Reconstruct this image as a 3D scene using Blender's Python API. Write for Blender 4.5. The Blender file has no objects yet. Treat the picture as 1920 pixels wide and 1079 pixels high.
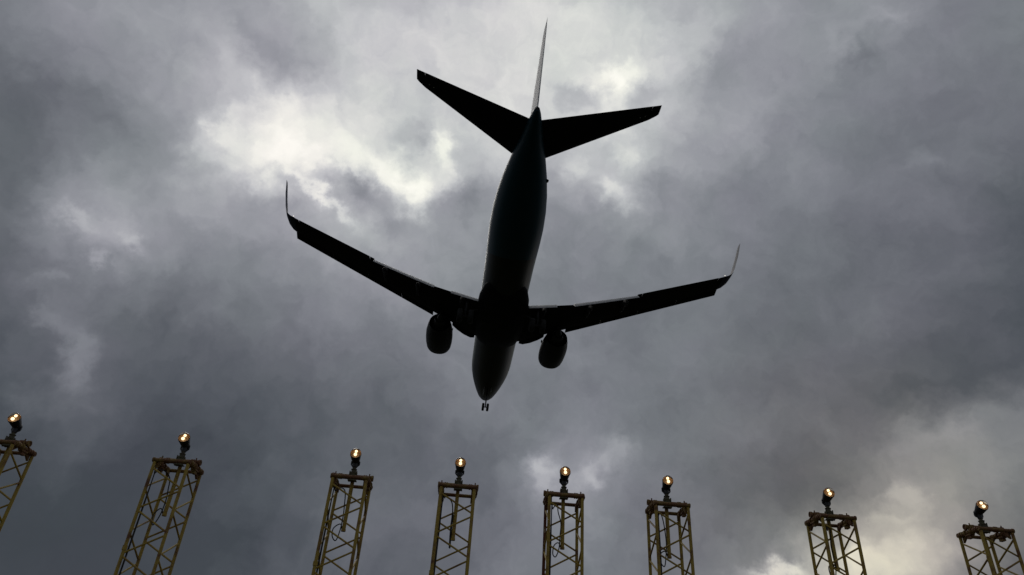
import bpy, bmesh, math, random
import numpy as np
from mathutils import Vector, Matrix
R = math.radians
sc = bpy.context.scene
C = sc.collection

# ------------------------------------------------------------------ camera
CAM = np.array([0.0, 0.0, 1.7])
F = 1290.0                                   # focal length in pixels of a 1920 wide frame
AX = np.array([[0.99507103, 0.09313473, 0.03405250],     # rows: world x, y, z; columns: camera right, down, forward
               [-0.07896258, 0.53644049, 0.84023598],
               [0.05998801, -0.83878336, 0.54115055]])
cam_data = bpy.data.cameras.new('camera')
cam_data.sensor_width = 36.0
cam_data.lens = F / 1920 * 36.0
cam_data.clip_start = 0.1
cam_data.clip_end = 20000
cam = bpy.data.objects.new('camera', cam_data)
C.objects.link(cam)
m = Matrix(((AX[0][0], -AX[0][1], -AX[0][2], 0),
            (AX[1][0], -AX[1][1], -AX[1][2], 0),
            (AX[2][0], -AX[2][1], -AX[2][2], 0), (0, 0, 0, 1)))
m.translation = Vector(CAM)
cam.matrix_world = m
sc.camera = cam
sc.view_settings.view_transform = 'Standard'
sc.view_settings.look = 'None'
sc.view_settings.exposure = 0.0
sc.view_settings.gamma = 1.0


def direction(px, py):
    """world direction of a spot of the sky"""
    d = AX @ np.array([px - 960.0, py - 539.5, F])
    return d / np.linalg.norm(d)


# ------------------------------------------------------------------ sky (overcast, cloud cover laid out by compass direction)
world = bpy.data.worlds.new('World')
sc.world = world
world.use_nodes = True
nt = world.node_tree
N, L = nt.nodes, nt.links
N.clear()


def mnode(op, a, b=None, c=None, clamp=False):
    n = N.new('ShaderNodeMath'); n.operation = op; n.use_clamp = clamp
    for i, v in enumerate((a, b, c)):
        if v is None: continue
        if isinstance(v, (int, float)): n.inputs[i].default_value = v
        else: L.new(v, n.inputs[i])
    return n.outputs[0]


def vnode(op, a, b=None, c=None, out=0):
    n = N.new('ShaderNodeVectorMath'); n.operation = op
    for i, v in enumerate((a, b, c)):
        if v is None: continue
        if isinstance(v, (tuple, list, np.ndarray)): n.inputs[i].default_value = tuple(float(q) for q in v)
        elif isinstance(v, (int, float)): n.inputs['Scale'].default_value = v
        else: L.new(v, n.inputs[i])
    return n.outputs[out]


def noise(vec, scale, detail=4, rough=0.5, dist=0.0, out='Fac'):
    n = N.new('ShaderNodeTexNoise')
    n.inputs['Scale'].default_value = scale
    n.inputs['Detail'].default_value = detail
    n.inputs['Roughness'].default_value = rough
    n.inputs['Distortion'].default_value = dist
    L.new(vec, n.inputs['Vector'])
    return n.outputs[out]


tc = N.new('ShaderNodeTexCoord')
gen = tc.outputs['Generated']
w1 = vnode('SUBTRACT', noise(gen, 9.0, 3, 0.5, 0.0, 'Color'), (0.5, 0.5, 0.5))
w2 = vnode('SUBTRACT', noise(gen, 30.0, 5, 0.6, 0.0, 'Color'), (0.5, 0.5, 0.5))
n_ = vnode('SCALE', w1); n_.node.inputs['Scale'].default_value = 0.075
n2_ = vnode('SCALE', w2); n2_.node.inputs['Scale'].default_value = 0.060
warped = vnode('NORMALIZE', vnode('ADD', vnode('ADD', gen, n_), n2_))

BASE = 0.44
GX = [0, 120, 240, 360, 480, 600, 720, 840, 960, 1080, 1200, 1320, 1440, 1560, 1680, 1800, 1920]
GY = [0, 120, 240, 360, 480, 600, 720, 840, 960, 1080]
GRID = [
    [130, 150, 158, 158, 165, 185, 192, 195, 203, 205, 192, 180, 155, 142, 138, 128, 120],
    [113, 122, 145, 158, 172, 172, 198, 205, 212, 215, 215, 175, 145, 138, 125, 122, 120],
    [102, 108, 132, 160, 208, 230, 205, 200, 205, 195, 195, 160, 145, 128, 115, 118, 110],
    [102, 130, 148, 163, 178, 195, 190, 168, 163, 148, 163, 132, 128, 118, 112, 103, 96],
    [96, 120, 138, 124, 132, 152, 158, 144, 138, 132, 130, 128, 124, 108, 102, 102, 89],
    [94, 108, 100, 102, 112, 122, 128, 128, 128, 126, 118, 117, 113, 104, 101, 95, 85],
    [78, 102, 84, 80, 88, 98, 108, 116, 120, 128, 113, 120, 110, 102, 91, 88, 96],
    [66, 80, 70, 72, 80, 92, 98, 106, 113, 130, 123, 113, 106, 102, 116, 138, 122],
    [66, 64, 68, 70, 80, 94, 109, 100, 115, 130, 118, 104, 102, 114, 160, 140, 116],
    [64, 62, 66, 70, 76, 90, 94, 100, 112, 118, 114, 114, 140, 184, 196, 130, 108]]
K = 1 / 0.066 ** 2
cent, val = [], []
for j, y in enumerate(GY):
    for i, x in enumerate(GX):
        cent.append(direction(x, y)); val.append(GRID[j][i] / 255.0 - BASE)
cent = np.array(cent)
samp, sval = [], []
for y in range(0, 1081, 60):
    for x in range(0, 1921, 60):
        i, j = min(x // 120, 15), min(y // 120, 8)
        u, v = x / 120 - i, y / 120 - j
        g = GRID
        q = (g[j][i] * (1 - u) + g[j][i + 1] * u) * (1 - v) + (g[j + 1][i] * (1 - u) + g[j + 1][i + 1] * u) * v
        samp.append(direction(x, y)); sval.append(q / 255.0 - BASE)
A = np.exp(K * (np.array(samp) @ cent.T - 1))
wts = np.linalg.solve(A.T @ A + 0.02 * np.eye(len(cent)), A.T @ np.array(sval))
acc = mnode('ADD', BASE, 0.0)
for c, w in zip(cent, wts):
    d = vnode('DOT_PRODUCT', warped, c, out='Value')
    e = mnode('EXPONENT', mnode('MULTIPLY_ADD', d, K, -K))
    acc = mnode('MULTIPLY_ADD', e, float(w), acc)

# torn holes, bright rims and dark puffs in the cover: spot, size, turn, strength
PUFFS = [(500, 262, 54, 40, 0, .065), (530, 205, 36, 46, 0, .05), (470, 150, 40, 60, -30, .03), (548, 300, 64, 26, 15, .085), (455, 300, 36, 24, 10, .06), (640, 296, 90, 26, 5, .06), (782, 350, 46, 30, -20, .23),
         (736, 316, 44, 18, 30, .14), (837, 283, 16, 36, -10, .20), (600, 372, 62, 9, 38, .18), (425, 240, 30, 22, 30, .09), (390, 300, 34, 20, 20, .05),
         (678, 356, 46, 24, 5, -.22), (735, 402, 34, 24, 0, -.12), (880, 372, 40, 28, 0, -.12), (770, 258, 54, 16, -10, -.08), (490, 378, 64, 26, 8, -.08),
         (555, 112, 34, 80, -35, -.07), (470, 60, 26, 50, -30, -.05),
         (1150, 150, 60, 20, -15, .10), (1148, 190, 18, 40, 10, .10), (1080, 185, 26, 16, 0, -.14), (1215, 178, 46, 14, -10, -.09),
         (1156, 374, 36, 22, 35, .14), (1142, 350, 18, 22, 0, .08), (1095, 306, 26, 18, 0, .11), (1178, 290, 16, 28, 10, .10), (1140, 330, 40, 50, 0, .03), (1240, 340, 24, 60, 0, -.04),
         (1028, 886, 20, 32, 15, .14), (1012, 862, 26, 12, 20, .09), (1062, 890, 60, 44, 0, .06), (1120, 890, 32, 18, -35, .10), (1110, 914, 12, 12, 0, .08), (1160, 850, 14, 22, 0, .08),
         (1668, 1045, 84, 40, 0, .10), (1695, 925, 20, 26, 0, .12), (1668, 918, 14, 10, 0, .06), (1672, 975, 34, 14, 0, .09), (1450, 1078, 36, 15, 0, .28), (1600, 1035, 20, 30, 30, .06),
         (1790, 800, 110, 26, -18, .07), (1760, 722, 110, 20, -18, -.03),
         (190, 412, 64, 42, 30, .10), (155, 398, 22, 14, 35, .08), (232, 446, 22, 12, 50, .08), (168, 476, 10, 9, 0, .09), (104, 510, 12, 10, 0, .06),
         (112, 660, 26, 80, -14, .10), (62, 585, 20, 14, 0, .06), (1617, 110, 28, 26, 0, -.07), (60, 190, 60, 40, 0, -.05), (1365, 120, 40, 60, 0, -.07),
         (1670, 34, 40, 14, 0, .05), (1572, 85, 22, 40, 20, .05), (1735, 305, 18, 22, 0, .05), (290, 320, 34, 60, 0, -.03), (240, 235, 30, 26, 0, .02)]
for px, py, sx, sy, turn, amp in PUFFS:
    c = direction(px, py)
    right = direction(px + 10, py) - direction(px - 10, py); right /= np.linalg.norm(right)
    down = np.cross(c, right); down /= np.linalg.norm(down)
    if down @ (direction(px, py + 10) - c) < 0: down = -down
    t = R(turn)
    a = (right * math.cos(t) + down * math.sin(t)); b = (-right * math.sin(t) + down * math.cos(t))
    dist = math.hypot(px - 960, py - 539.5) / F
    s = 1 / (F * (1 + dist * dist) ** 0.75)
    au = vnode('DOT_PRODUCT', warped, a / (sx * s * 1.25), out='Value')
    bu = vnode('DOT_PRODUCT', warped, b / (sy * s * 1.25), out='Value')
    r2 = mnode('MULTIPLY_ADD', au, au, mnode('MULTIPLY', bu, bu))
    front = mnode('GREATER_THAN', vnode('DOT_PRODUCT', warped, c, out='Value'), 0.3)
    e = mnode('EXPONENT', mnode('MULTIPLY', r2, -1.0))
    acc = mnode('MULTIPLY_ADD', mnode('MULTIPLY', e, front), amp, acc)

# billows over the whole cover
b1 = mnode('SUBTRACT', noise(warped, 7.0, 6, 0.55, 0.3), 0.5)
b2 = mnode('SUBTRACT', noise(warped, 24.0, 5, 0.6, 0.2), 0.5)
b3 = mnode('SUBTRACT', noise(gen, 70.0, 3, 0.6, 0.0), 0.5)
b0 = mnode('SUBTRACT', noise(warped, 14.0, 3, 0.5, 0.6), 0.5)
tex = mnode('MULTIPLY_ADD', b0, 0.09, mnode('MULTIPLY_ADD', b1, 0.16, mnode('MULTIPLY_ADD', b2, 0.125, mnode('MULTIPLY', b3, 0.02))))
lum = mnode('ADD', acc, mnode('MULTIPLY', tex, mnode('ADD', acc, 0.25)), clamp=True)


def lin(c):
    return tuple(((v / 255 + 0.055) / 1.055) ** 2.4 if v > 10 else v / 255 / 12.92 for v in c)


ramp = N.new('ShaderNodeValToRGB')
L.new(lum, ramp.inputs[0])
STOPS = [(0.0, (40, 43, 50)), (0.27, (65, 70, 78)), (0.33, (80, 85, 93)), (0.40, (98, 102, 110)), (0.5, (124, 128, 136)), (0.6, (149, 152, 160)),
         (0.68, (170, 173, 179)), (0.76, (191, 194, 198)), (0.85, (217, 219, 218)), (0.93, (238, 239, 233)), (1.0, (252, 252, 245))]
els = ramp.color_ramp.elements
while len(els) < len(STOPS): els.new(0.5)
for e, (p, c) in zip(els, STOPS):
    e.position = p; e.color = (*lin(c), 1)
# faint colour drift between the clouds (violet to green grey)
tint = N.new('ShaderNodeValToRGB')
L.new(noise(gen, 5.5, 3, 0.6), tint.inputs[0])
tint.color_ramp.elements[0].position = 0.36; tint.color_ramp.elements[0].color = (1.030, 0.995, 0.995, 1)
tint.color_ramp.elements[1].position = 0.64; tint.color_ramp.elements[1].color = (0.998, 1.008, 0.965, 1)
mul = N.new('ShaderNodeMix'); mul.data_type = 'RGBA'; mul.blend_type = 'MULTIPLY'
mul.inputs[0].default_value = 1.0
L.new(ramp.outputs[0], mul.inputs[6]); L.new(tint.outputs[0], mul.inputs[7])
# warmer light low in the right of the sky
wc = direction(1670, 1020)
wm = mnode('EXPONENT', mnode('MULTIPLY_ADD', vnode('DOT_PRODUCT', warped, wc, out='Value'), 55.0, -55.0))
warm = N.new('ShaderNodeMix'); warm.data_type = 'RGBA'; warm.blend_type = 'MULTIPLY'
L.new(wm, warm.inputs[0]); L.new(mul.outputs[2], warm.inputs[6]); warm.inputs[7].default_value = (1.10, 1.0, 0.84, 1)
# daylight above the cover
SUN_EL, SUN_ROT = 44.0, -17.0
sky = N.new('ShaderNodeTexSky'); sky.sky_type = 'NISHITA'; sky.sun_disc = False
sky.sun_elevation = R(SUN_EL); sky.sun_rotation = R(SUN_ROT)
bg_sky = N.new('ShaderNodeBackground'); L.new(sky.outputs[0], bg_sky.inputs[0]); bg_sky.inputs[1].default_value = 0.10
bg_cloud = N.new('ShaderNodeBackground'); L.new(warm.outputs[2], bg_cloud.inputs[0]); bg_cloud.inputs[1].default_value = 1.0
mixs = N.new('ShaderNodeMixShader'); mixs.inputs[0].default_value = 0.996      # almost closed cover
L.new(bg_sky.outputs[0], mixs.inputs[1]); L.new(bg_cloud.outputs[0], mixs.inputs[2])
wo = N.new('ShaderNodeOutputWorld'); L.new(mixs.outputs[0], wo.inputs[0])

sun_d = bpy.data.lights.new('sun', 'SUN')
sun_d.energy = 0.5; sun_d.angle = R(25); sun_d.color = (1, 0.96, 0.9)
sun = bpy.data.objects.new('sun', sun_d); C.objects.link(sun)
sd = Vector((math.sin(R(SUN_ROT)) * math.cos(R(SUN_EL)), math.cos(R(SUN_ROT)) * math.cos(R(SUN_EL)), math.sin(R(SUN_EL))))
sun.rotation_euler = sd.to_track_quat('Z', 'Y').to_euler()
sun.location = (0, 0, 60)


# ------------------------------------------------------------------ materials
def material(name, color, rough=0.5, metal=0.0, second=None, scale=3.0, lo=0.45, hi=0.62, bump=0.0, coat=0.0, spec=0.5, detail=5, coords='Object'):
    mt = bpy.data.materials.new(name); mt.use_nodes = True
    t = mt.node_tree; b = t.nodes['Principled BSDF']
    b.inputs['Base Color'].default_value = (*color, 1)
    b.inputs['Roughness'].default_value = rough
    b.inputs['Metallic'].default_value = metal
    b.inputs['Specular IOR Level'].default_value = spec
    b.inputs['Coat Weight'].default_value = coat
    if coords == 'World':
        g = t.nodes.new('ShaderNodeNewGeometry'); v = g.outputs['Position']
    else:
        g = t.nodes.new('ShaderNodeTexCoord'); v = g.outputs['Object']
    n = t.nodes.new('ShaderNodeTexNoise'); n.inputs['Scale'].default_value = scale; n.inputs['Detail'].default_value = detail
    n.inputs['Roughness'].default_value = 0.65
    t.links.new(v, n.inputs['Vector'])
    r = t.nodes.new('ShaderNodeValToRGB')
    r.color_ramp.elements[0].position = lo; r.color_ramp.elements[1].position = hi
    r.color_ramp.elements[0].color = (*color, 1)
    r.color_ramp.elements[1].color = (*(second or tuple(c * 0.8 for c in color)), 1)
    t.links.new(n.outputs['Fac'], r.inputs[0]); t.links.new(r.outputs[0], b.inputs['Base Color'])
    if bump:
        bp = t.nodes.new('ShaderNodeBump'); bp.inputs['Strength'].default_value = bump; bp.inputs['Distance'].default_value = 0.01
        n3 = t.nodes.new('ShaderNodeTexNoise'); n3.inputs['Scale'].default_value = scale * 6; n3.inputs['Detail'].default_value = 4
        t.links.new(v, n3.inputs['Vector']); t.links.new(n3.outputs['Fac'], bp.inputs['Height']); t.links.new(bp.outputs[0], b.inputs['Normal'])
    return mt


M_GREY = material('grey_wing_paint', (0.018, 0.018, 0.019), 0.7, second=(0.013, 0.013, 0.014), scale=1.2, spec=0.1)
M_LIGHT = material('light_grey_paint', (0.42, 0.43, 0.44), 0.45, second=(0.34, 0.35, 0.36), scale=0.8)
M_FIN = material('pale_fin_paint', (0.48, 0.49, 0.50), 0.55, second=(0.42, 0.43, 0.445), scale=0.8, spec=0.2)
M_FLAP = material('flap_metal', (0.26, 0.27, 0.28), 0.5, second=(0.18, 0.19, 0.20), scale=2.0)
M_BLUE = material('winglet_paint', (0.035, 0.045, 0.085), 0.6, second=(0.03, 0.038, 0.07), scale=2.0, spec=0.2)
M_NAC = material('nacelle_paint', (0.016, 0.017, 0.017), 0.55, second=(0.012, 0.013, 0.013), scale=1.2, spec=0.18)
M_DARK = material('dark_metal', (0.03, 0.03, 0.032), 0.5, 0.6, scale=4)
M_TYRE = material('tyre_rubber', (0.015, 0.015, 0.016), 0.85, scale=6)
M_YEL = material('weathered_yellow_paint', (0.40, 0.275, 0.036), 0.6, second=(0.16, 0.065, 0.020), scale=5.0, lo=0.50, hi=0.66, bump=0.25, coords='World')
M_RUST = material('rusty_steel', (0.16, 0.070, 0.028), 0.8, second=(0.23, 0.155, 0.035), scale=7.0, lo=0.46, hi=0.62, bump=0.5, coords='World')
M_REDRUST = material('red_brown_rust', (0.13, 0.035, 0.015), 0.85, second=(0.34, 0.27, 0.17), scale=6.0, lo=0.54, hi=0.62, bump=0.5, coords='World')
M_GALV = material('galvanised_steel', (0.30, 0.29, 0.27), 0.55, 0.3, second=(0.13, 0.065, 0.035), scale=4.0, lo=0.50, hi=0.60, bump=0.2, coords='World')
M_GREEN = material('green_grey_fitting', (0.085, 0.080, 0.035), 0.6, 0.2, second=(0.06, 0.045, 0.03), scale=14, coords='World')
M_BLACK = material('black_lamp_casing', (0.008, 0.008, 0.009), 0.45, 0.0, scale=10)
M_CABLE = material('black_cable', (0.012, 0.012, 0.013), 0.6, scale=10)
M_REFL = material('warm_reflector', (0.55, 0.41, 0.26), 0.5, 1.0, second=(0.45, 0.31, 0.18), scale=20)

# fuselage: pale forward, deep teal aft, small dark cabin windows
M_FUS = bpy.data.materials.new('fuselage_paint'); M_FUS.use_nodes = True
t = M_FUS.node_tree; fb = t.nodes['Principled BSDF']
fb.inputs['Roughness'].default_value = 0.42; fb.inputs['Specular IOR Level'].default_value = 0.15


def fm(op, a, b=None, c=None):
    n = t.nodes.new('ShaderNodeMath'); n.operation = op
    for i, v in enumerate((a, b, c)):
        if v is None: continue
        if isinstance(v, (int, float)): n.inputs[i].default_value = v
        else: t.links.new(v, n.inputs[i])
    return n.outputs[0]


def fmix(f, a, b):
    n = t.nodes.new('ShaderNodeMix'); n.data_type = 'RGBA'
    t.links.new(f, n.inputs[0])
    for s, v in ((6, a), (7, b)):
        if isinstance(v, tuple): n.inputs[s].default_value = (*v, 1)
        else: t.links.new(v, n.inputs[s])
    return n.outputs[2]


g = t.nodes.new('ShaderNodeTexCoord'); sp = t.nodes.new('ShaderNodeSeparateXYZ'); t.links.new(g.outputs['Object'], sp.inputs[0])
fx, fy, fz = sp.outputs                                    # y runs forward, z up
aft = fm('GREATER_THAN', fm('MULTIPLY_ADD', fz, 0.9, fm('MULTIPLY', fy, -1.0)), 4.2)
belly_shade = t.nodes.new('ShaderNodeMapRange'); t.links.new(fz, belly_shade.inputs[0]); belly_shade.inputs[1].default_value = -0.3; belly_shade.inputs[2].default_value = -1.0
belly = belly_shade.outputs[0]
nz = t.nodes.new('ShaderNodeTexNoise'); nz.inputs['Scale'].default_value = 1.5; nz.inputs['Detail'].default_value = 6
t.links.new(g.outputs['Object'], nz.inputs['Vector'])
body = fmix(belly, (0.46, 0.49, 0.42), (0.012, 0.016, 0.008))  # underside shade painted in by height: near-black belly below pale flanks
paint = fmix(aft, body, (0.008, 0.045, 0.062))
paint = fmix(fm('MULTIPLY', nz.outputs['Fac'], 0.25), paint, (0.03, 0.03, 0.028))
cell = fm('ABSOLUTE', fm('SUBTRACT', fm('FRACT', fm('DIVIDE', fy, 0.508)), 0.5))
win = fm('MULTIPLY', fm('LESS_THAN', cell, 0.23), fm('LESS_THAN', fm('ABSOLUTE', fm('SUBTRACT', fz, 0.62)), 0.17))
win = fm('MULTIPLY', win, fm('MULTIPLY', fm('LESS_THAN', fy, 14.5), fm('GREATER_THAN', fy, -10.5)))
paint = fmix(win, paint, (0.02, 0.022, 0.026))
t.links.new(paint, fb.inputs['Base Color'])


def emitter(name, color, strength):
    mt = bpy.data.materials.new(name); mt.use_nodes = True
    b = mt.node_tree.nodes['Principled BSDF']
    b.inputs['Base Color'].default_value = (*color, 1)
    b.inputs['Emission Color'].default_value = (*color, 1)
    b.inputs['Emission Strength'].default_value = strength
    return mt


M_HOTSPOT = emitter('lit_lamp_hotspot', (1.0, 0.79, 0.52), 1.9)
M_NAV = emitter('lit_position_light', (1.0, 0.95, 0.85), 1.3)
M_GLASS = bpy.data.materials.new('clear_lamp_glass'); M_GLASS.use_nodes = True
b = M_GLASS.node_tree.nodes['Principled BSDF']
b.inputs['Base Color'].default_value = (1.0, 0.88, 0.72, 1); b.inputs['Roughness'].default_value = 0.04
b.inputs['Transmission Weight'].default_value = 1.0; b.inputs['IOR'].default_value = 1.10

M_GRASS = material('rough_grass', (0.022, 0.030, 0.010), 0.95, second=(0.030, 0.026, 0.014), scale=0.6, lo=0.4, hi=0.65, bump=0.6)


# ------------------------------------------------------------------ mesh helpers
def link(name, bm, mat, parent=None, smooth=True, loc=None):
    bmesh.ops.recalc_face_normals(bm, faces=bm.faces)
    me = bpy.data.meshes.new(name); bm.to_mesh(me); bm.free()
    if smooth:
        for p in me.polygons: p.use_smooth = True
        try: me.set_sharp_from_angle(angle=R(38))
        except Exception: pass
    me.materials.append(mat)
    o = bpy.data.objects.new(name, me); C.objects.link(o)
    if parent is not None: o.parent = parent
    if loc is not None: o.location = loc
    return o


def thing(name, label, cat, loc=(0, 0, 0), group=None):
    o = bpy.data.objects.new(name, None); C.objects.link(o)
    o.empty_display_size = 0.3; o.location = loc
    o['label'] = label; o['category'] = cat
    if group: o['group'] = group
    return o


def ring_loft(bm, rings, cap=True):
    vs = [[bm.verts.new(p) for p in r] for r in rings]
    n = len(rings[0])
    for a, b in zip(vs, vs[1:]):
        for i in range(n):
            j = (i + 1) % n
            try: bm.faces.new((a[i], a[j], b[j], b[i]))
            except ValueError: pass
    if cap:
        for r in (vs[0], vs[-1]):
            try: bm.faces.new(r)
            except ValueError: pass
    return vs


def tube(bm, pts, rad, seg=10, cap=True):
    pts = [Vector(p) for p in pts]
    rads = rad if isinstance(rad, (list, tuple)) else [rad] * len(pts)
    rings = []; up = None
    for i, p in enumerate(pts):
        d = (pts[min(i + 1, len(pts) - 1)] - pts[max(i - 1, 0)]).normalized()
        if up is None:
            up = d.orthogonal().normalized()
        else:
            up = (up - d * up.dot(d)).normalized()
        s = d.cross(up)
        rings.append([p + (up * math.cos(2 * math.pi * k / seg) + s * math.sin(2 * math.pi * k / seg)) * rads[i] for k in range(seg)])
    ring_loft(bm, rings, cap)


def lathe(bm, prof, origin=(0, 0, 0), axis=(0, 0, 1), seg=20, cap=True):
    """prof: (distance along the axis, radius)"""
    o = Vector(origin); d = Vector(axis).normalized(); u = d.orthogonal().normalized(); s = d.cross(u)
    ring_loft(bm, [[o + d * h + (u * math.cos(2 * math.pi * k / seg) + s * math.sin(2 * math.pi * k / seg)) * max(r, 1e-4)
                    for k in range(seg)] for h, r in prof], cap)


def box(bm, c, s, rot=None):
    r = bmesh.ops.create_cube(bm, size=1)
    mt = Matrix.Translation(Vector(c)) @ (rot.to_4x4() if rot else Matrix()) @ Matrix.Diagonal((*s, 1))
    bmesh.ops.transform(bm, matrix=mt, verts=r['verts'])


def smoothpath(pts, n=6):
    P = [Vector(p) for p in pts]; out = []
    for i in range(len(P) - 1):
        p0, p1, p2, p3 = P[max(i - 1, 0)], P[i], P[i + 1], P[min(i + 2, len(P) - 1)]
        for k in range(n):
            q = k / n
            out.append(0.5 * ((2 * p1) + (p2 - p0) * q + (2 * p0 - 5 * p1 + 4 * p2 - p3) * q * q + (3 * p1 - p0 - 3 * p2 + p3) * q ** 3))
    out.append(P[-1]); return out


# ------------------------------------------------------------------ ground
bm = bmesh.new()
rings = [0.0, 6, 15, 30, 60, 120, 250, 600, 1500, 4000, 9000]
rnd = random.Random(3)
prev = None
for r in rings[1:]:
    cur = [bm.verts.new((r * math.cos(a * math.pi / 24), r * math.sin(a * math.pi / 24), 0.0)) for a in range(48)]
    if prev is None: bm.faces.new(cur)
    else:
        for i in range(48): bm.faces.new((prev[i], prev[(i + 1) % 48], cur[(i + 1) % 48], cur[i]))
    prev = cur
ground = link('ground', bm, M_GRASS, smooth=False); ground['kind'] = 'structure'

# ------------------------------------------------------------------ airliner (x right, y forward, z up; station s = metres aft of the nose)
P0 = Vector((1.3637, 46.2062, 30.0984 + CAM[2]))
rv = Vector((-0.0194, 0.03, 0.0298))
plane = thing('airliner', 'dark twin-engine jet airliner seen from below with its wheels down and winglets, flying away overhead', 'airplane', P0)
plane.rotation_mode = 'QUATERNION'
plane.rotation_quaternion = Matrix.Rotation(rv.length, 4, rv.normalized()).to_quaternion()


def S(s, y, z): return Vector((y, 20 - s, z))


# fuselage rings: station, centre z, half width, half height
FP = [(-.75, -.62, .03, .03), (-.63, -.62, .20, .22), (-.38, -.60, .40, .43), (.1, -.56, .66, .74), (.8, -.47, .93, 1.06), (1.7, -.34, 1.18, 1.36),
      (2.7, -.20, 1.42, 1.62), (3.8, -.09, 1.64, 1.82), (5.0, -.02, 1.80, 1.94), (6.3, 0, 1.88, 2.0), (8, 0, 1.88, 2.0), (11, 0, 1.88, 2.0),
      (14, 0, 1.88, 2.0), (17, 0, 1.88, 2.0), (20, 0, 1.88, 2.0), (23, 0, 1.88, 2.0), (24.5, .01, 1.90, 1.99), (26, .05, 1.93, 1.96),
      (27.5, .12, 1.93, 1.89), (29, .24, 1.86, 1.76), (30.5, .40, 1.70, 1.57), (32, .58, 1.45, 1.33), (33.5, .77, 1.12, 1.04),
      (35, .94, .72, .74), (36.3, .97, .46, .52), (37.1, .93, .28, .34), (37.54, .86, .15, .19)]
bm = bmesh.new()
ring_loft(bm, [[S(s, hw * math.sin(k * math.pi / 24), zc - hh * math.cos(k * math.pi / 24)) for k in range(48)] for s, zc, hw, hh in FP])
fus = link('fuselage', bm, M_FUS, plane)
# wing to body fairing bulge under the belly
bm = bmesh.new()
FR = [(11.6, .3, .12), (12.2, 1.15, .42), (13.2, 1.75, .78), (14.5, 2.02, 1.0), (16.5, 2.10, 1.08), (18.5, 2.08, 1.05), (20, 1.98, .92), (21.3, 1.70, .68), (22.4, 1.1, .36), (23.0, .3, .10)]
ring_loft(bm, [[S(s, hw * math.sin(k * math.pi / 16), -1.32 - hh * math.cos(k * math.pi / 16)) for k in range(32)] for s, hw, hh in FR])
link('belly_fairing', bm, M_GREY, plane)
# apu outlet
bm = bmesh.new(); lathe(bm, [(0, .12), (.05, .11), (.05, .08), (-.1, .07)], S(37.545, 0, .86), (0, -1, 0), 16); link('exhaust_outlet', bm, M_DARK, fus)
# cockpit windows
bm = bmesh.new()
for sgn in (-1, 1):
    for a0, a1, s0, s1 in ((.06, .40, 1.55, 2.35), (.45, .80, 1.75, 2.6), (.86, 1.15, 2.2, 3.0)):
        q = []
        for a, s in ((a0, s0), (a1, s0 + .25), (a1, s1), (a0, s1)):
            hw = np.interp(s, [p[0] for p in FP], [p[2] for p in FP]) + .012; hh = np.interp(s, [p[0] for p in FP], [p[3] for p in FP]) + .012
            zc = np.interp(s, [p[0] for p in FP], [p[1] for p in FP])
            q.append(bm.verts.new(S(s, sgn * hw * math.sin(a), zc + hh * math.cos(a))))
        bm.faces.new(q)
link('windscreen', bm, M_DARK, fus, smooth=False)


def foil(le, te, th, up=Vector((0, 0, 1)), camber=0.012, n=9, cut0=0.0, cut1=1.0):
    """closed airfoil ring between two points, seen as chord fractions cut0..cut1"""
    le = Vector(le); te = Vector(te); c = (te - le).length
    xs = [cut0 + (cut1 - cut0) * 0.5 * (1 - math.cos(math.pi * i / n)) for i in range(n + 1)]

    def yt(x): return 5 * th * (0.2969 * math.sqrt(max(x, 0)) - 0.1260 * x - 0.3516 * x * x + 0.2843 * x ** 3 - 0.1021 * x ** 4)
    upper = [le + (te - le) * x + up * c * (yt(x) + camber * 4 * x * (1 - x)) for x in xs]
    lower = [le + (te - le) * x - up * c * (yt(x) - camber * 4 * x * (1 - x)) for x in xs]
    return upper + lower[::-1]


def wz(y): return -1.65 + 0.1435 * y
WLE = [(0, 12.6), (1.8, 13.45), (3.2, 14.25), (4.4, 14.95), (5.5, 15.55), (11, 18.75), (16.5, 21.95)]
WTE = [(0, 19.5), (5.6, 19.52), (10.56, 21.22), (17.0, 24.05)]
def xle(y): return float(np.interp(y, [p[0] for p in WLE], [p[1] for p in WLE]))
def xte(y): return float(np.interp(y, [p[0] for p in WTE], [p[1] for p in WTE]))
def thick(y): return float(np.interp(y, [0, 5.5, 16.5], [.135, .12, .10]))


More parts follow.
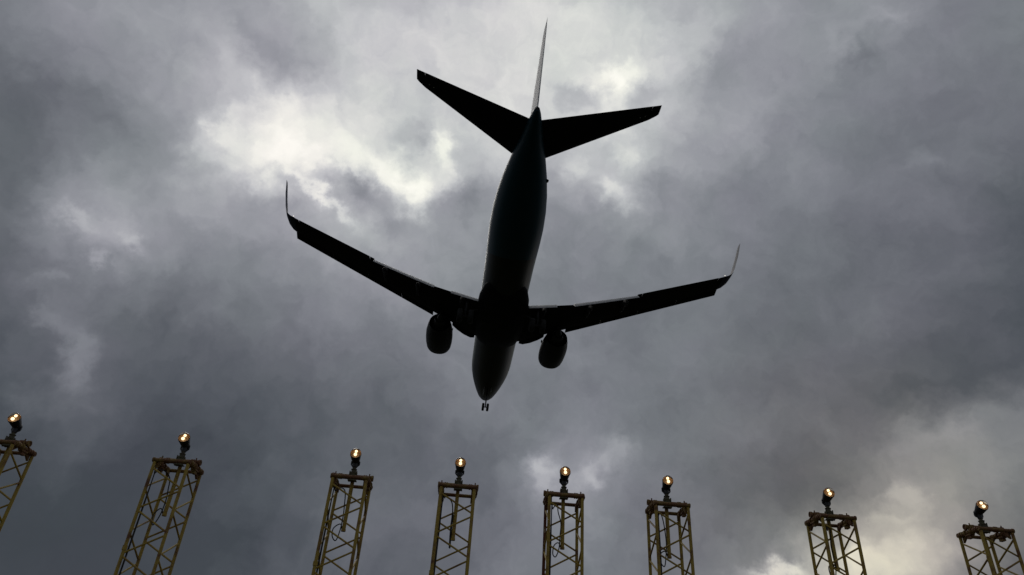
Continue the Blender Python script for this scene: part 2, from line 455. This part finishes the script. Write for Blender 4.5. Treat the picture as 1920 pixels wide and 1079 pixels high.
for sgn in (-1, 1):
    bm = bmesh.new()
    cuts = [(0, 19.05), (2.0, 19.10), (4.2, 19.22), (4.22, 19.34), (5.60, 19.50), (5.62, 19.45), (8, 20.12), (10.45, 20.80), (10.47, 21.18), (10.8, 21.33), (10.82, None), (13.5, None), (16.2, None), (16.22, 23.7), (16.5, 23.83)]
    rr = []
    for y, te in cuts:
        full = xte(y) if te is None or te > 19 and y > 4.2 and te >= xte(y) - .06 else te
        if te is None:
            lx, tx = xle(y), xte(y)
            rr.append(foil(S(lx, sgn * y, wz(y)), S(tx, sgn * y, wz(y)), thick(y), cut1=0.745))
        else:
            rr.append(foil(S(xle(y), sgn * y, wz(y)), S(te, sgn * y, wz(y)), thick(y) * 0.97, cut1=0.995))
    ring_loft(bm, rr)
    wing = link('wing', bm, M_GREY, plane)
    # aileron
    bm = bmesh.new()
    ring_loft(bm, [foil(S(xle(y), sgn * y, wz(y)), S(xte(y), sgn * y, wz(y)), thick(y), cut0=0.75) for y in (10.84, 13.5, 16.18)])
    link('aileron', bm, M_GREY, wing)
    # landing flaps, run out and turned down 40 degrees
    for stations in (((2.0, 19.56), (4.20, 19.76)), ((5.60, 19.92), (8.0, 20.58), (10.40, 21.30))):
        for ch0, ch, dz0, tilt, nm in ((0, 1.15, -.16, 40, 'flap'),):
            bm = bmesh.new(); rr = []
            for y, x in stations:
                k = 1.0 if y < 5 else 1.0 - .25 * (y - 5.8) / 4.6
                le = S(x - .12, sgn * y, wz(y) + dz0)
                te = S(x - .12 + ch * k * math.cos(R(tilt)), sgn * y, wz(y) + dz0 - ch * k * math.sin(R(tilt)))
                rr.append(foil(le, te, .13, up=Vector((0, -math.sin(R(tilt)), math.cos(R(tilt))))))
            ring_loft(bm, rr); link(nm, bm, M_FLAP, wing)
    # leading edge slats
    ys = [5.65, 8.35, 11.1, 13.85, 16.62]
    for y0, y1 in zip(ys, ys[1:]):
        bm = bmesh.new(); rr = []
        for y in (y0 + .01, y1 - .01):
            lx = 15.22 + (y - 5.7) * (21.40 - 15.22) / (16.64 - 5.7)
            rr.append(foil(S(lx, sgn * y, wz(y) - .13), S(lx + .75, sgn * y, wz(y) + .05), .17))
        ring_loft(bm, rr); link('slat', bm, M_GREY, wing)
    # inboard hinged leading edge flap, rounded outline
    bm = bmesh.new(); rr = []
    for y, fwd, dz in ((1.95, .30, -.12), (2.3, .52, -.2), (2.9, .58, -.22), (3.5, .46, -.2), (3.95, .28, -.14)):
        rr.append(foil(S(xle(y) - fwd, sgn * y, wz(y) + dz), S(xle(y) + .25, sgn * y, wz(y) - .04), .16))
    ring_loft(bm, rr); link('leading_edge_flap', bm, M_GREY, wing)
    # flap track fairings
    for y in (3.3, 6.9, 9.55):
        x1 = xte(y) + .25
        bm = bmesh.new()
        pr = [(-2.3, .02, .02), (-2.0, .12, .14), (-1.4, .19, .26), (-.7, .20, .30), (-.1, .17, .27), (.35, .10, .17), (.62, .02, .03)]
        ring_loft(bm, [[S(x1 + d, sgn * (y + a * math.sin(k * math.pi / 7)), wz(y) - .30 - max(0, d + .7) * .62 - h * math.cos(k * math.pi / 7)) for k in range(14)] for d, a, h in pr])
        link('flap_fairing', bm, M_GREY, wing)
    # blended winglet
    bm = bmesh.new(); rr = []
    WL = [(16.5, 21.98, 23.86, wz(16.5), 0), (16.80, 22.30, 24.0, wz(16.8), 10), (17.02, 22.72, 24.14, .86, 32), (17.16, 23.10, 24.27, 1.06, 58), (17.24, 23.36, 24.38, 1.32, 76), (17.42, 23.95, 24.78, 2.2, 80), (17.54, 24.50, 25.05, 3.08, 80), (17.56, 24.68, 25.1, 3.22, 80)]
    for y, lx, tx, z, ang in WL:
        up = Vector((-sgn * math.sin(R(ang)), 0, math.cos(R(ang))))
        rr.append(foil(S(lx, sgn * y, z), S(tx, sgn * y, z), .085, up=up, camber=0))
    ring_loft(bm, rr); wl = link('winglet', bm, M_BLUE, wing)
    bm = bmesh.new(); lathe(bm, [(-.04, .004), (-.02, .025), (.02, .025), (.05, .004)], S(23.98, sgn * 16.55, wz(16.55) + .02), (0, -1, 0), 10)
    link('position_light', bm, M_NAV, wing)

    # engine
    ex, ey, ez = 11.80, sgn * 4.94, -1.96
    bm = bmesh.new()
    prof = [(.55, .70), (.2, .76), (.05, .82), (0, .88), (.06, .96), (.3, 1.03), (.9, 1.09), (1.8, 1.11), (2.6, 1.08), (3.3, .98), (3.85, .86), (3.84, .82), (3.2, .88), (2.6, .86)]
    n = 32
    rings_ = []
    for d, r in prof:
        rg = []
        for k in range(n):
            a = 2 * math.pi * k / n
            fl = 1.0 - (0.10 if d < 1.0 else 0.06 * max(0, (2.6 - d) / 1.6)) * max(0, -math.cos(a)) ** 2
            rg.append(S(ex + d * 1.04, ey + 1.03 * r * math.sin(a), ez + 1.01 * r * math.cos(a) * fl))
        rings_.append(rg)
    ring_loft(bm, rings_, cap=False)
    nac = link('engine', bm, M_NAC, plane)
    bm = bmesh.new(); lathe(bm, [(2.2, .30), (2.6, .66), (3.4, .60), (4.2, .50), (4.65, .42), (4.64, .38), (4.3, .38), (4.5, .33), (5.1, .18), (5.45, .03)], S(ex, ey, ez), (0, -1, 0), 24)
    link('exhaust_cone', bm, M_DARK, nac)
    bm = bmesh.new(); lathe(bm, [(.30, .01), (.42, .10), (.62, .22), (.80, .24), (.80, .78), (.95, .78)], S(ex, ey, ez), (0, -1, 0), 32)
    for k in range(24):
        a = 2 * math.pi * k / 24
        d = Vector((math.cos(a), 0, math.sin(a))); s_ = Vector((-math.sin(a), 0, math.cos(a)))
        o0 = S(ex + .72, ey, ez)
        vs = [bm.verts.new(o0 + d * .22 + s_ * .03), bm.verts.new(o0 + d * .76 + s_ * .08), bm.verts.new(o0 + d * .76 - s_ * .08 + Vector((0, -.10, 0))), bm.verts.new(o0 + d * .22 - s_ * .03 + Vector((0, -.08, 0)))]
        bm.faces.new(vs)
    link('fan', bm, M_DARK, nac)
    bm = bmesh.new()                               # small strake on the inboard flank
    a0, a1 = R(52), R(56)
    for th in (0,):
        base = [(1.0, 1.08, a0), (1.9, 1.10, a0), (1.9, 1.38, a0), (1.55, 1.36, a0)]
        f_ = [S(ex + d, ey - sgn * r * math.sin(a), ez + r * math.cos(a)) for d, r, a in base]
        off = Vector((0, 0, .03))
        v0 = [bm.verts.new(p) for p in f_]; v1 = [bm.verts.new(p + off) for p in f_]
        bm.faces.new(v0); bm.faces.new(v1[::-1])
        for i in range(4): bm.faces.new((v0[i], v0[(i + 1) % 4], v1[(i + 1) % 4], v1[i]))
    link('strake', bm, M_NAC, nac, smooth=False)
    bm = bmesh.new(); rr = []
    for z0, l0, t0, w0 in ((ez + .70, 12.3, 16.2, .16), (ez + 1.02, 12.9, 17.2, .20), (wz(4.9) + .05, 14.6, 17.9, .20)):
        rr.append(foil(S(l0, ey, z0), S(t0, ey, z0), w0 / (t0 - l0) * 1.8, up=Vector((1, 0, 0)), camber=0))
    ring_loft(bm, rr); link('pylon', bm, M_NAC, nac)

    # tailplane and elevator
    def st(y): return (float(np.interp(y, [0, .9, 7.2, 7.38], [32.6, 33.15, 37.25, 37.55])), float(np.interp(y, [0, 7.4], [36.45, 38.3])), 1.0 + .123 * y)
    bm = bmesh.new()
    ring_loft(bm, [foil(S(st(y)[0], sgn * y, st(y)[2]), S(st(y)[1], sgn * y, st(y)[2]), .09, camber=0, cut1=(0.70 if y < 6.9 else 0.995)) for y in (.1, .9, 3.5, 6.894, 6.900, 7.3, 7.4)])
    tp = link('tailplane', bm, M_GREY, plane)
    bm = bmesh.new()
    ring_loft(bm, [foil(S(st(y)[0], sgn * y, st(y)[2]), S(st(y)[1], sgn * y, st(y)[2]), .09, camber=0, cut0=0.705) for y in (.15, .9, 3.5, 6.888)])
    link('elevator', bm, M_GREY, tp)
    for y in (6.35, 6.62):                         # small pale dots near the tip
        bm = bmesh.new(); x_ = st(y)[0] + .42 * (st(y)[1] - st(y)[0])
        lathe(bm, [(0, .045), (.02, .04), (.021, .004)], S(x_, sgn * y, st(y)[2] - .052), (0, 0, -1), 10); link('pale_dot', bm, M_FIN, tp)

# fin and rudder
FZ = [(1.0, 31.0, 36.8), (1.9, 31.6, 37.0), (3.2, 32.75, 37.35), (8.15, 36.75, 38.55), (8.42, 37.05, 38.62)]
def fin_at(z): return (float(np.interp(z, [p[0] for p in FZ], [p[1] for p in FZ])), float(np.interp(z, [p[0] for p in FZ], [p[2] for p in FZ])))
bm = bmesh.new()
ring_loft(bm, [foil(S(fin_at(z)[0], 0, z), S(fin_at(z)[1], 0, z), .10 if z < 8.4 else .03, up=Vector((1, 0, 0)), camber=0, cut1=(0.68 if 1.55 < z < 8.2 else .99)) for z in (1.0, 1.5, 1.6, 3.2, 6, 8.15, 8.22, 8.42)])
fin = link('fin', bm, M_FIN, plane)
bm = bmesh.new()
ring_loft(bm, [foil(S(fin_at(z)[0], 0, z), S(fin_at(z)[1], 0, z), .10, up=Vector((1, 0, 0)), camber=0, cut0=0.685) for z in (1.65, 3.2, 6, 8.12)])
link('rudder', bm, M_FIN, fin)
bm = bmesh.new()
ring_loft(bm, [foil(S(l0, 0, z0), S(t0, 0, z0), .05, up=Vector((1, 0, 0)), camber=0) for z0, l0, t0 in ((1.7, 27.2, 34), (2.05, 28.0, 34), (2.5, 30.4, 34), (3.3, 32.7, 34))])
link('dorsal_fillet', bm, M_FIN, fin)

# aerials
for s_, y_, z_, d_ in ((31.9, 1.44, .45, Vector((1, 0, -.1))), (9.5, 0, -1.98, Vector((0, 0, -1))), (25.5, 0, -1.86, Vector((0, 0, -1)))):
    bm = bmesh.new(); o0 = S(s_, y_, z_); fw = Vector((0, 1, 0)); sd_ = d_.normalized().cross(fw)
    rr = []
    for h, c0, c1 in ((-.08, .22, .22), (.07, .14, .20), (.14, .04, .16)):
        rr.append([o0 + d_.normalized() * h + fw * c0 - sd_ * 0, o0 + d_.normalized() * h + sd_ * .025, o0 + d_.normalized() * h - fw * c1, o0 + d_.normalized() * h - sd_ * .025])
    ring_loft(bm, rr); link('aerial', bm, M_DARK, plane)


def wheel_mesh(bm, c, r, w):
    lathe(bm, [(-w / 2, r * .45), (-w / 2, r * .8), (-w * .42, r * .95), (-w * .2, r), (w * .2, r), (w * .42, r * .95), (w / 2, r * .8), (w / 2, r * .45)], c, (1, 0, 0), 28)


# landing gear
bm = bmesh.new(); ng = S(3.75, 0, -3.62)
tube(bm, [S(3.9, 0, -1.3), S(3.8, 0, -2.6), ng], [.085, .075, .055], 12)
tube(bm, [S(3.1, 0, -1.6), S(4.08, 0, -2.75)], .045, 8)
tube(bm, [ng + Vector((-.26, 0, 0)), ng + Vector((.26, 0, 0))], .05, 10)
gear = link('nose_gear', bm, M_DARK, plane)
for sx in (-1, 1):
    bm = bmesh.new(); wheel_mesh(bm, ng + Vector((.22 * sx, 0, 0)), .38, .23); w_ = link('wheel', bm, M_TYRE, gear)
    bm = bmesh.new(); box(bm, S(4.0, .34 * sx, -2.12), (.03, 1.3, .42)); link('gear_door', bm, M_LIGHT, gear, smooth=False)
for sgn in (-1, 1):
    bm = bmesh.new(); mg = S(19.2, sgn * 2.86, -3.05)
    tube(bm, [S(18.7, sgn * 2.9, -1.4), mg], [.14, .10], 12)
    tube(bm, [S(18.6, sgn * 1.2, -1.7), S(19.0, sgn * 2.86, -2.5)], .06, 8)
    tube(bm, [mg + Vector((-.45, 0, 0)), mg + Vector((.45, 0, 0))], .07, 10)
    gear = link('main_gear', bm, M_DARK, plane)
    for sx in (-1, 1):
        bm = bmesh.new(); wheel_mesh(bm, mg + Vector((.43 * sx, 0, 0)), .565, .40); link('wheel', bm, M_TYRE, gear)

# ------------------------------------------------------------------ approach light masts
H = CAM[2] + 3.06           # height of the top bar
HW = 0.25                   # half the leg spacing
LR, BR = 0.0245, 0.0135
T = H + 0.074               # height of the heavy cross tube on top
ARCH = [(-HW + .05, -HW + .035, H - .20), (-HW + .11, -HW + .10, H - .13), (-HW + .18, -HW + .20, H - .19), (-.04, .035, H - .36)]
LOOP = [(-.04, .035, T - .60), (-.05, .03, T - .80), (-.09, .02, T - .93), (-.15, .02, T - .88), (-.14, .03, T - .77), (-.07, .04, T - .71), (-.02, .055, T - .79)]
CORN = [(-HW, -HW), (HW, -HW), (HW, HW), (-HW, HW)]
GROUP = 'row of approach light masts'


def mast_master():
    root = thing('approach_light_mast', 'x', 'light mast', (0, 0, 0), GROUP)
    for i, (x, y) in enumerate(CORN):
        bm = bmesh.new(); tube(bm, [(x, y, 0), (x, y, 1.7), (x, y, 3.4), (x, y, H - .03)], LR, 10)
        if i == 0:
            for z in (H - 1.25, H - 2.6): lathe(bm, [(-.03, LR + .009), (.03, LR + .009)], (x, y, z), (0, 0, 1), 10)
        link('leg', bm, M_YEL, root)
    # zigzag bracing, the same on each face seen from outside
    for f in range(4):
        a = Vector((*CORN[f], 0)); b = Vector((*CORN[(f + 1) % 4], 0))
        z = H - .12; k = 0
        while z > .35:
            p = (a if k % 2 == 0 else b).copy(); q = (b if k % 2 == 0 else a).copy()
            p.z = z; q.z = z - .27
            bm = bmesh.new(); tube(bm, [p, q], BR, 7); link('brace', bm, M_YEL, root)
            z -= .31; k += 1
    # head frame: front and rear bars, thick side rails with collars, and a heavy cross tube resting on the rails
    for y in (-HW, HW):
        bm = bmesh.new(); tube(bm, [(-HW - .03, y, H), (HW + .03, y, H)], .027, 14)
        for s_ in (-1, 1): lathe(bm, [(-.012, .036), (.010, .036)], (s_ * (HW + .022), y, H), (1, 0, 0), 14)
        link('top_bar', bm, M_RUST, root)
    for s_ in (-1, 1):
        bm = bmesh.new(); x = s_ * (HW + .008)
        tube(bm, [(x, -HW + .01, H), (x, HW - .01, H)], .033, 14)
        for q, r in ((-.19, .044), (-.14, .040), (-.07, .050), (.07, .050), (.15, .040), (.20, .044)):
            lathe(bm, [(-.016, r), (.016, r)], (x, q, H), (0, 1, 0), 14)
        link('side_rail', bm, M_RUST, root)
        bm = bmesh.new(); box(bm, (x, 0, H - .045), (.075, .13, .022)); box(bm, (x, 0, H - .075), (.05, .09, .05))
        for q in (-.055, .055): lathe(bm, [(-.075, .010), (.125, .010)], (x, q, H), (0, 0, 1), 6)
        link('clamp', bm, M_RUST, root)
        for yy in (-1, 1):
            bm = bmesh.new(); x1 = s_ * (HW - .012)
            v = [(x1, yy * (HW - .03), H - .02), (x1, yy * (HW - .03), H - .12), (x1, yy * (HW - .13), H - .045), (x1, yy * (HW - .13), H - .02)]
            v0 = [bm.verts.new(p) for p in v]; v1 = [bm.verts.new((p[0] - s_ * .03, p[1], p[2])) for p in v]
            bm.faces.new(v0); bm.faces.new(v1[::-1])
            for i in range(4): bm.faces.new((v0[i], v0[(i + 1) % 4], v1[(i + 1) % 4], v1[i]))
            link('gusset', bm, M_RUST, root, smooth=False)
    bm = bmesh.new()
    tube(bm, [(-.305, 0, T), (.305, 0, T)], .038, 16)
    for s_ in (-1, 1):
        lathe(bm, [(-.02, .045), (.012, .045), (.012, .030), (-.06, .030)], (s_ * .302, 0, T), (s_, 0, 0), 16)
        for q in (.205, .175): lathe(bm, [(-.009, .046), (.009, .046)], (s_ * q, 0, T), (1, 0, 0), 14)
    link('cross_tube', bm, M_RUST, root)
    # hanging pole and lamp stem
    bm = bmesh.new(); tube(bm, [(0, .052, T + .03), (0, .052, T - .40), (0, .052, T - .80)], .029, 12)
    lathe(bm, [(0, .034), (.03, .034)], (0, .052, T - .80), (0, 0, 1), 12)
    link('hanging_pole', bm, M_YEL, root)
    bm = bmesh.new()
    lathe(bm, [(-.06, .030), (-.05, .055), (.045, .055), (.050, .062), (.068, .062), (.072, .040), (.105, .038), (.110, .046), (.122, .046), (.126, .028), (.165, .026)], (0, 0, T), (0, 0, 1), 16)
    for s_ in (-1, 1): lathe(bm, [(-.075, .010), (.085, .010)], (s_ * .052, -.03, T), (0, 0, 1), 6)
    box(bm, (0, 0, T - .056), (.13, .10, .012))
    link('lamp_stem', bm, M_GREEN, root)
    # lamp head: bell casing tipped up, aimed back along the approach
    ax = Vector((0, -math.cos(R(30)), math.sin(R(30))))
    lc = Vector((0, -.115, T + .325))          # centre of the lens rim
    bm = bmesh.new()
    lathe(bm, [(.004, .080), (.006, .086), (-.012, .086), (-.02, .082), (-.09, .070), (-.135, .058), (-.15, .062), (-.175, .062), (-.18, .050), (-.205, .046), (-.225, .030), (-.228, .005)], lc, ax, 24, cap=False)
    back = lc + ax * -.15
    for s_ in (-1, 1): tube(bm, [back + Vector((s_ * .062, 0, .0)), back + Vector((s_ * .062, .0, -.05)), (s_ * .03, 0, T + .16)], .011, 6)
    tube(bm, [back, (0, 0, T + .15)], [.050, .036], 12)
    head = link('lamp_head', bm, M_BLACK, root)
    bm = bmesh.new()
    lathe(bm, [(.004, .079), (-.02, .074), (-.05, .055), (-.07, .03), (-.075, .003)], lc, ax, 24, cap=False)
    link('reflector', bm, M_REFL, head)
    upv = Vector((0, ax.z, -ax.y))
    for k_ in (.034, -.030):  # bulb, and its reflection in the bowl added as a second glowing ball
        bm = bmesh.new(); bmesh.ops.create_uvsphere(bm, u_segments=12, v_segments=8, radius=.019 if k_ > 0 else .023)
        bmesh.ops.translate(bm, verts=bm.verts, vec=lc + ax * .022 + upv * k_)
        link('hotspot', bm, M_HOTSPOT, head)
    bm = bmesh.new()
    lathe(bm, [(.006, .082), (.03, .082), (.055, .070), (.075, .050), (.088, .025), (.092, .003)], lc, ax, 24, cap=False)
    link('lens', bm, M_GLASS, head)
    # power cable: up the front left leg, an arch to the pole, a loop hanging under it
    lx = -HW + .040
    bm = bmesh.new()
    tube(bm, smoothpath([(lx, -HW + .03, .1), (lx, -HW + .03, 2.0), (lx, -HW + .03, H - .33)] + (ARCH + LOOP), 6), [.013] * 12 + [.008] * ((len(ARCH + LOOP) + 3 - 1 - 2) * 6 + 1), 7)
    link('cable', bm, M_CABLE, root)
    return root


def cable_mesh(kind, seed):
    """a mast's own run of cable: an arch from the leg to the pole, then a loop or a thick hanging tail"""
    rq = random.Random(seed)
    lx = -HW + .040
    j = lambda p, a: (p[0] + rq.uniform(-a, a), p[1] + rq.uniform(-a, a) * .5, p[2] + rq.uniform(-a, a))
    head_ = [(lx, -HW + .03, .1), (lx, -HW + .03, 2.0), (lx, -HW + .03, H - .33)]
    arch = [j(p, .022) for p in ARCH]
    if kind == 'tail':
        pts = smoothpath(head_ + arch + [(-.045, .04, T - .60), (-.04, .05, T - .78), (-.035, .05, T - .92)], 6)
        rad = [.013] * 12 + [.009] * 24 + [.016] * (len(pts) - 37) + [.003]
    else:
        pts = smoothpath(head_ + arch + [LOOP[0]] + [j(p, .012) for p in LOOP[1:-1]] + [LOOP[-1]], 6)
        rad = [.013] * 12 + [.0085] * (len(pts) - 12)
    bm = bmesh.new(); tube(bm, pts, rad, 7)
    bmesh.ops.recalc_face_normals(bm, faces=bm.faces)
    me = bpy.data.meshes.new('cable'); bm.to_mesh(me); bm.free(); me.materials.append(M_CABLE); return me


MASTS = [(-6.83, 10.10, -3, 'yellow lattice light mast cut off by the left edge of the frame'),
         (-4.41, 10.34, -3, 'yellow lattice light mast leaning beside the cut-off one at the left edge'),
         (-1.805, 10.40, 0, 'third yellow lattice light mast from the left, below the left engine'),
         (-.178, 10.41, 0, 'yellow light mast whose thick black cable hangs straight without a loop'),
         (1.466, 10.41, 0, 'light mast with one rust brown leg in front of a small bright cloud gap'),
         (3.10, 10.43, 0, 'yellow lattice light mast just right of the brown-legged one'),
         (5.66, 10.36, 0, 'yellow lattice light mast at the left edge of the warm bright cloud'),
         (8.14, 10.34, 0, 'rightmost yellow lattice light mast, right of the warm bright cloud')]


def copy_tree(o, parent=None):
    c = o.copy(); C.objects.link(c)
    if parent is not None: c.parent = parent
    for ch in o.children: copy_tree(ch, c)
    return c


bpy.context.view_layer.update()
master = mast_master()
bpy.context.view_layer.update()
roots = [master] + [copy_tree(master) for _ in MASTS[1:]]
for root, (x, y, rz, lab) in zip(roots, MASTS):
    root.location = (x, y + HW, 0)
    root.rotation_euler = (0, 0, R(rz))
    root['label'] = lab
for i, root in enumerate(roots):
    for ch in root.children:
        if ch.name.startswith('cable'): ch.data = cable_mesh('tail' if i == 3 else 'loop', 20 + i)
for ch in roots[4].children:                    # rear left leg rusted brown
    if ch.name.startswith('leg') and (ch.data.vertices[0].co - Vector((-HW, HW, 0))).length < .1:
        ch.data = ch.data.copy(); ch.data.materials[0] = M_REDRUST; ch['label'] = 'rust brown leg with pale worn patches'
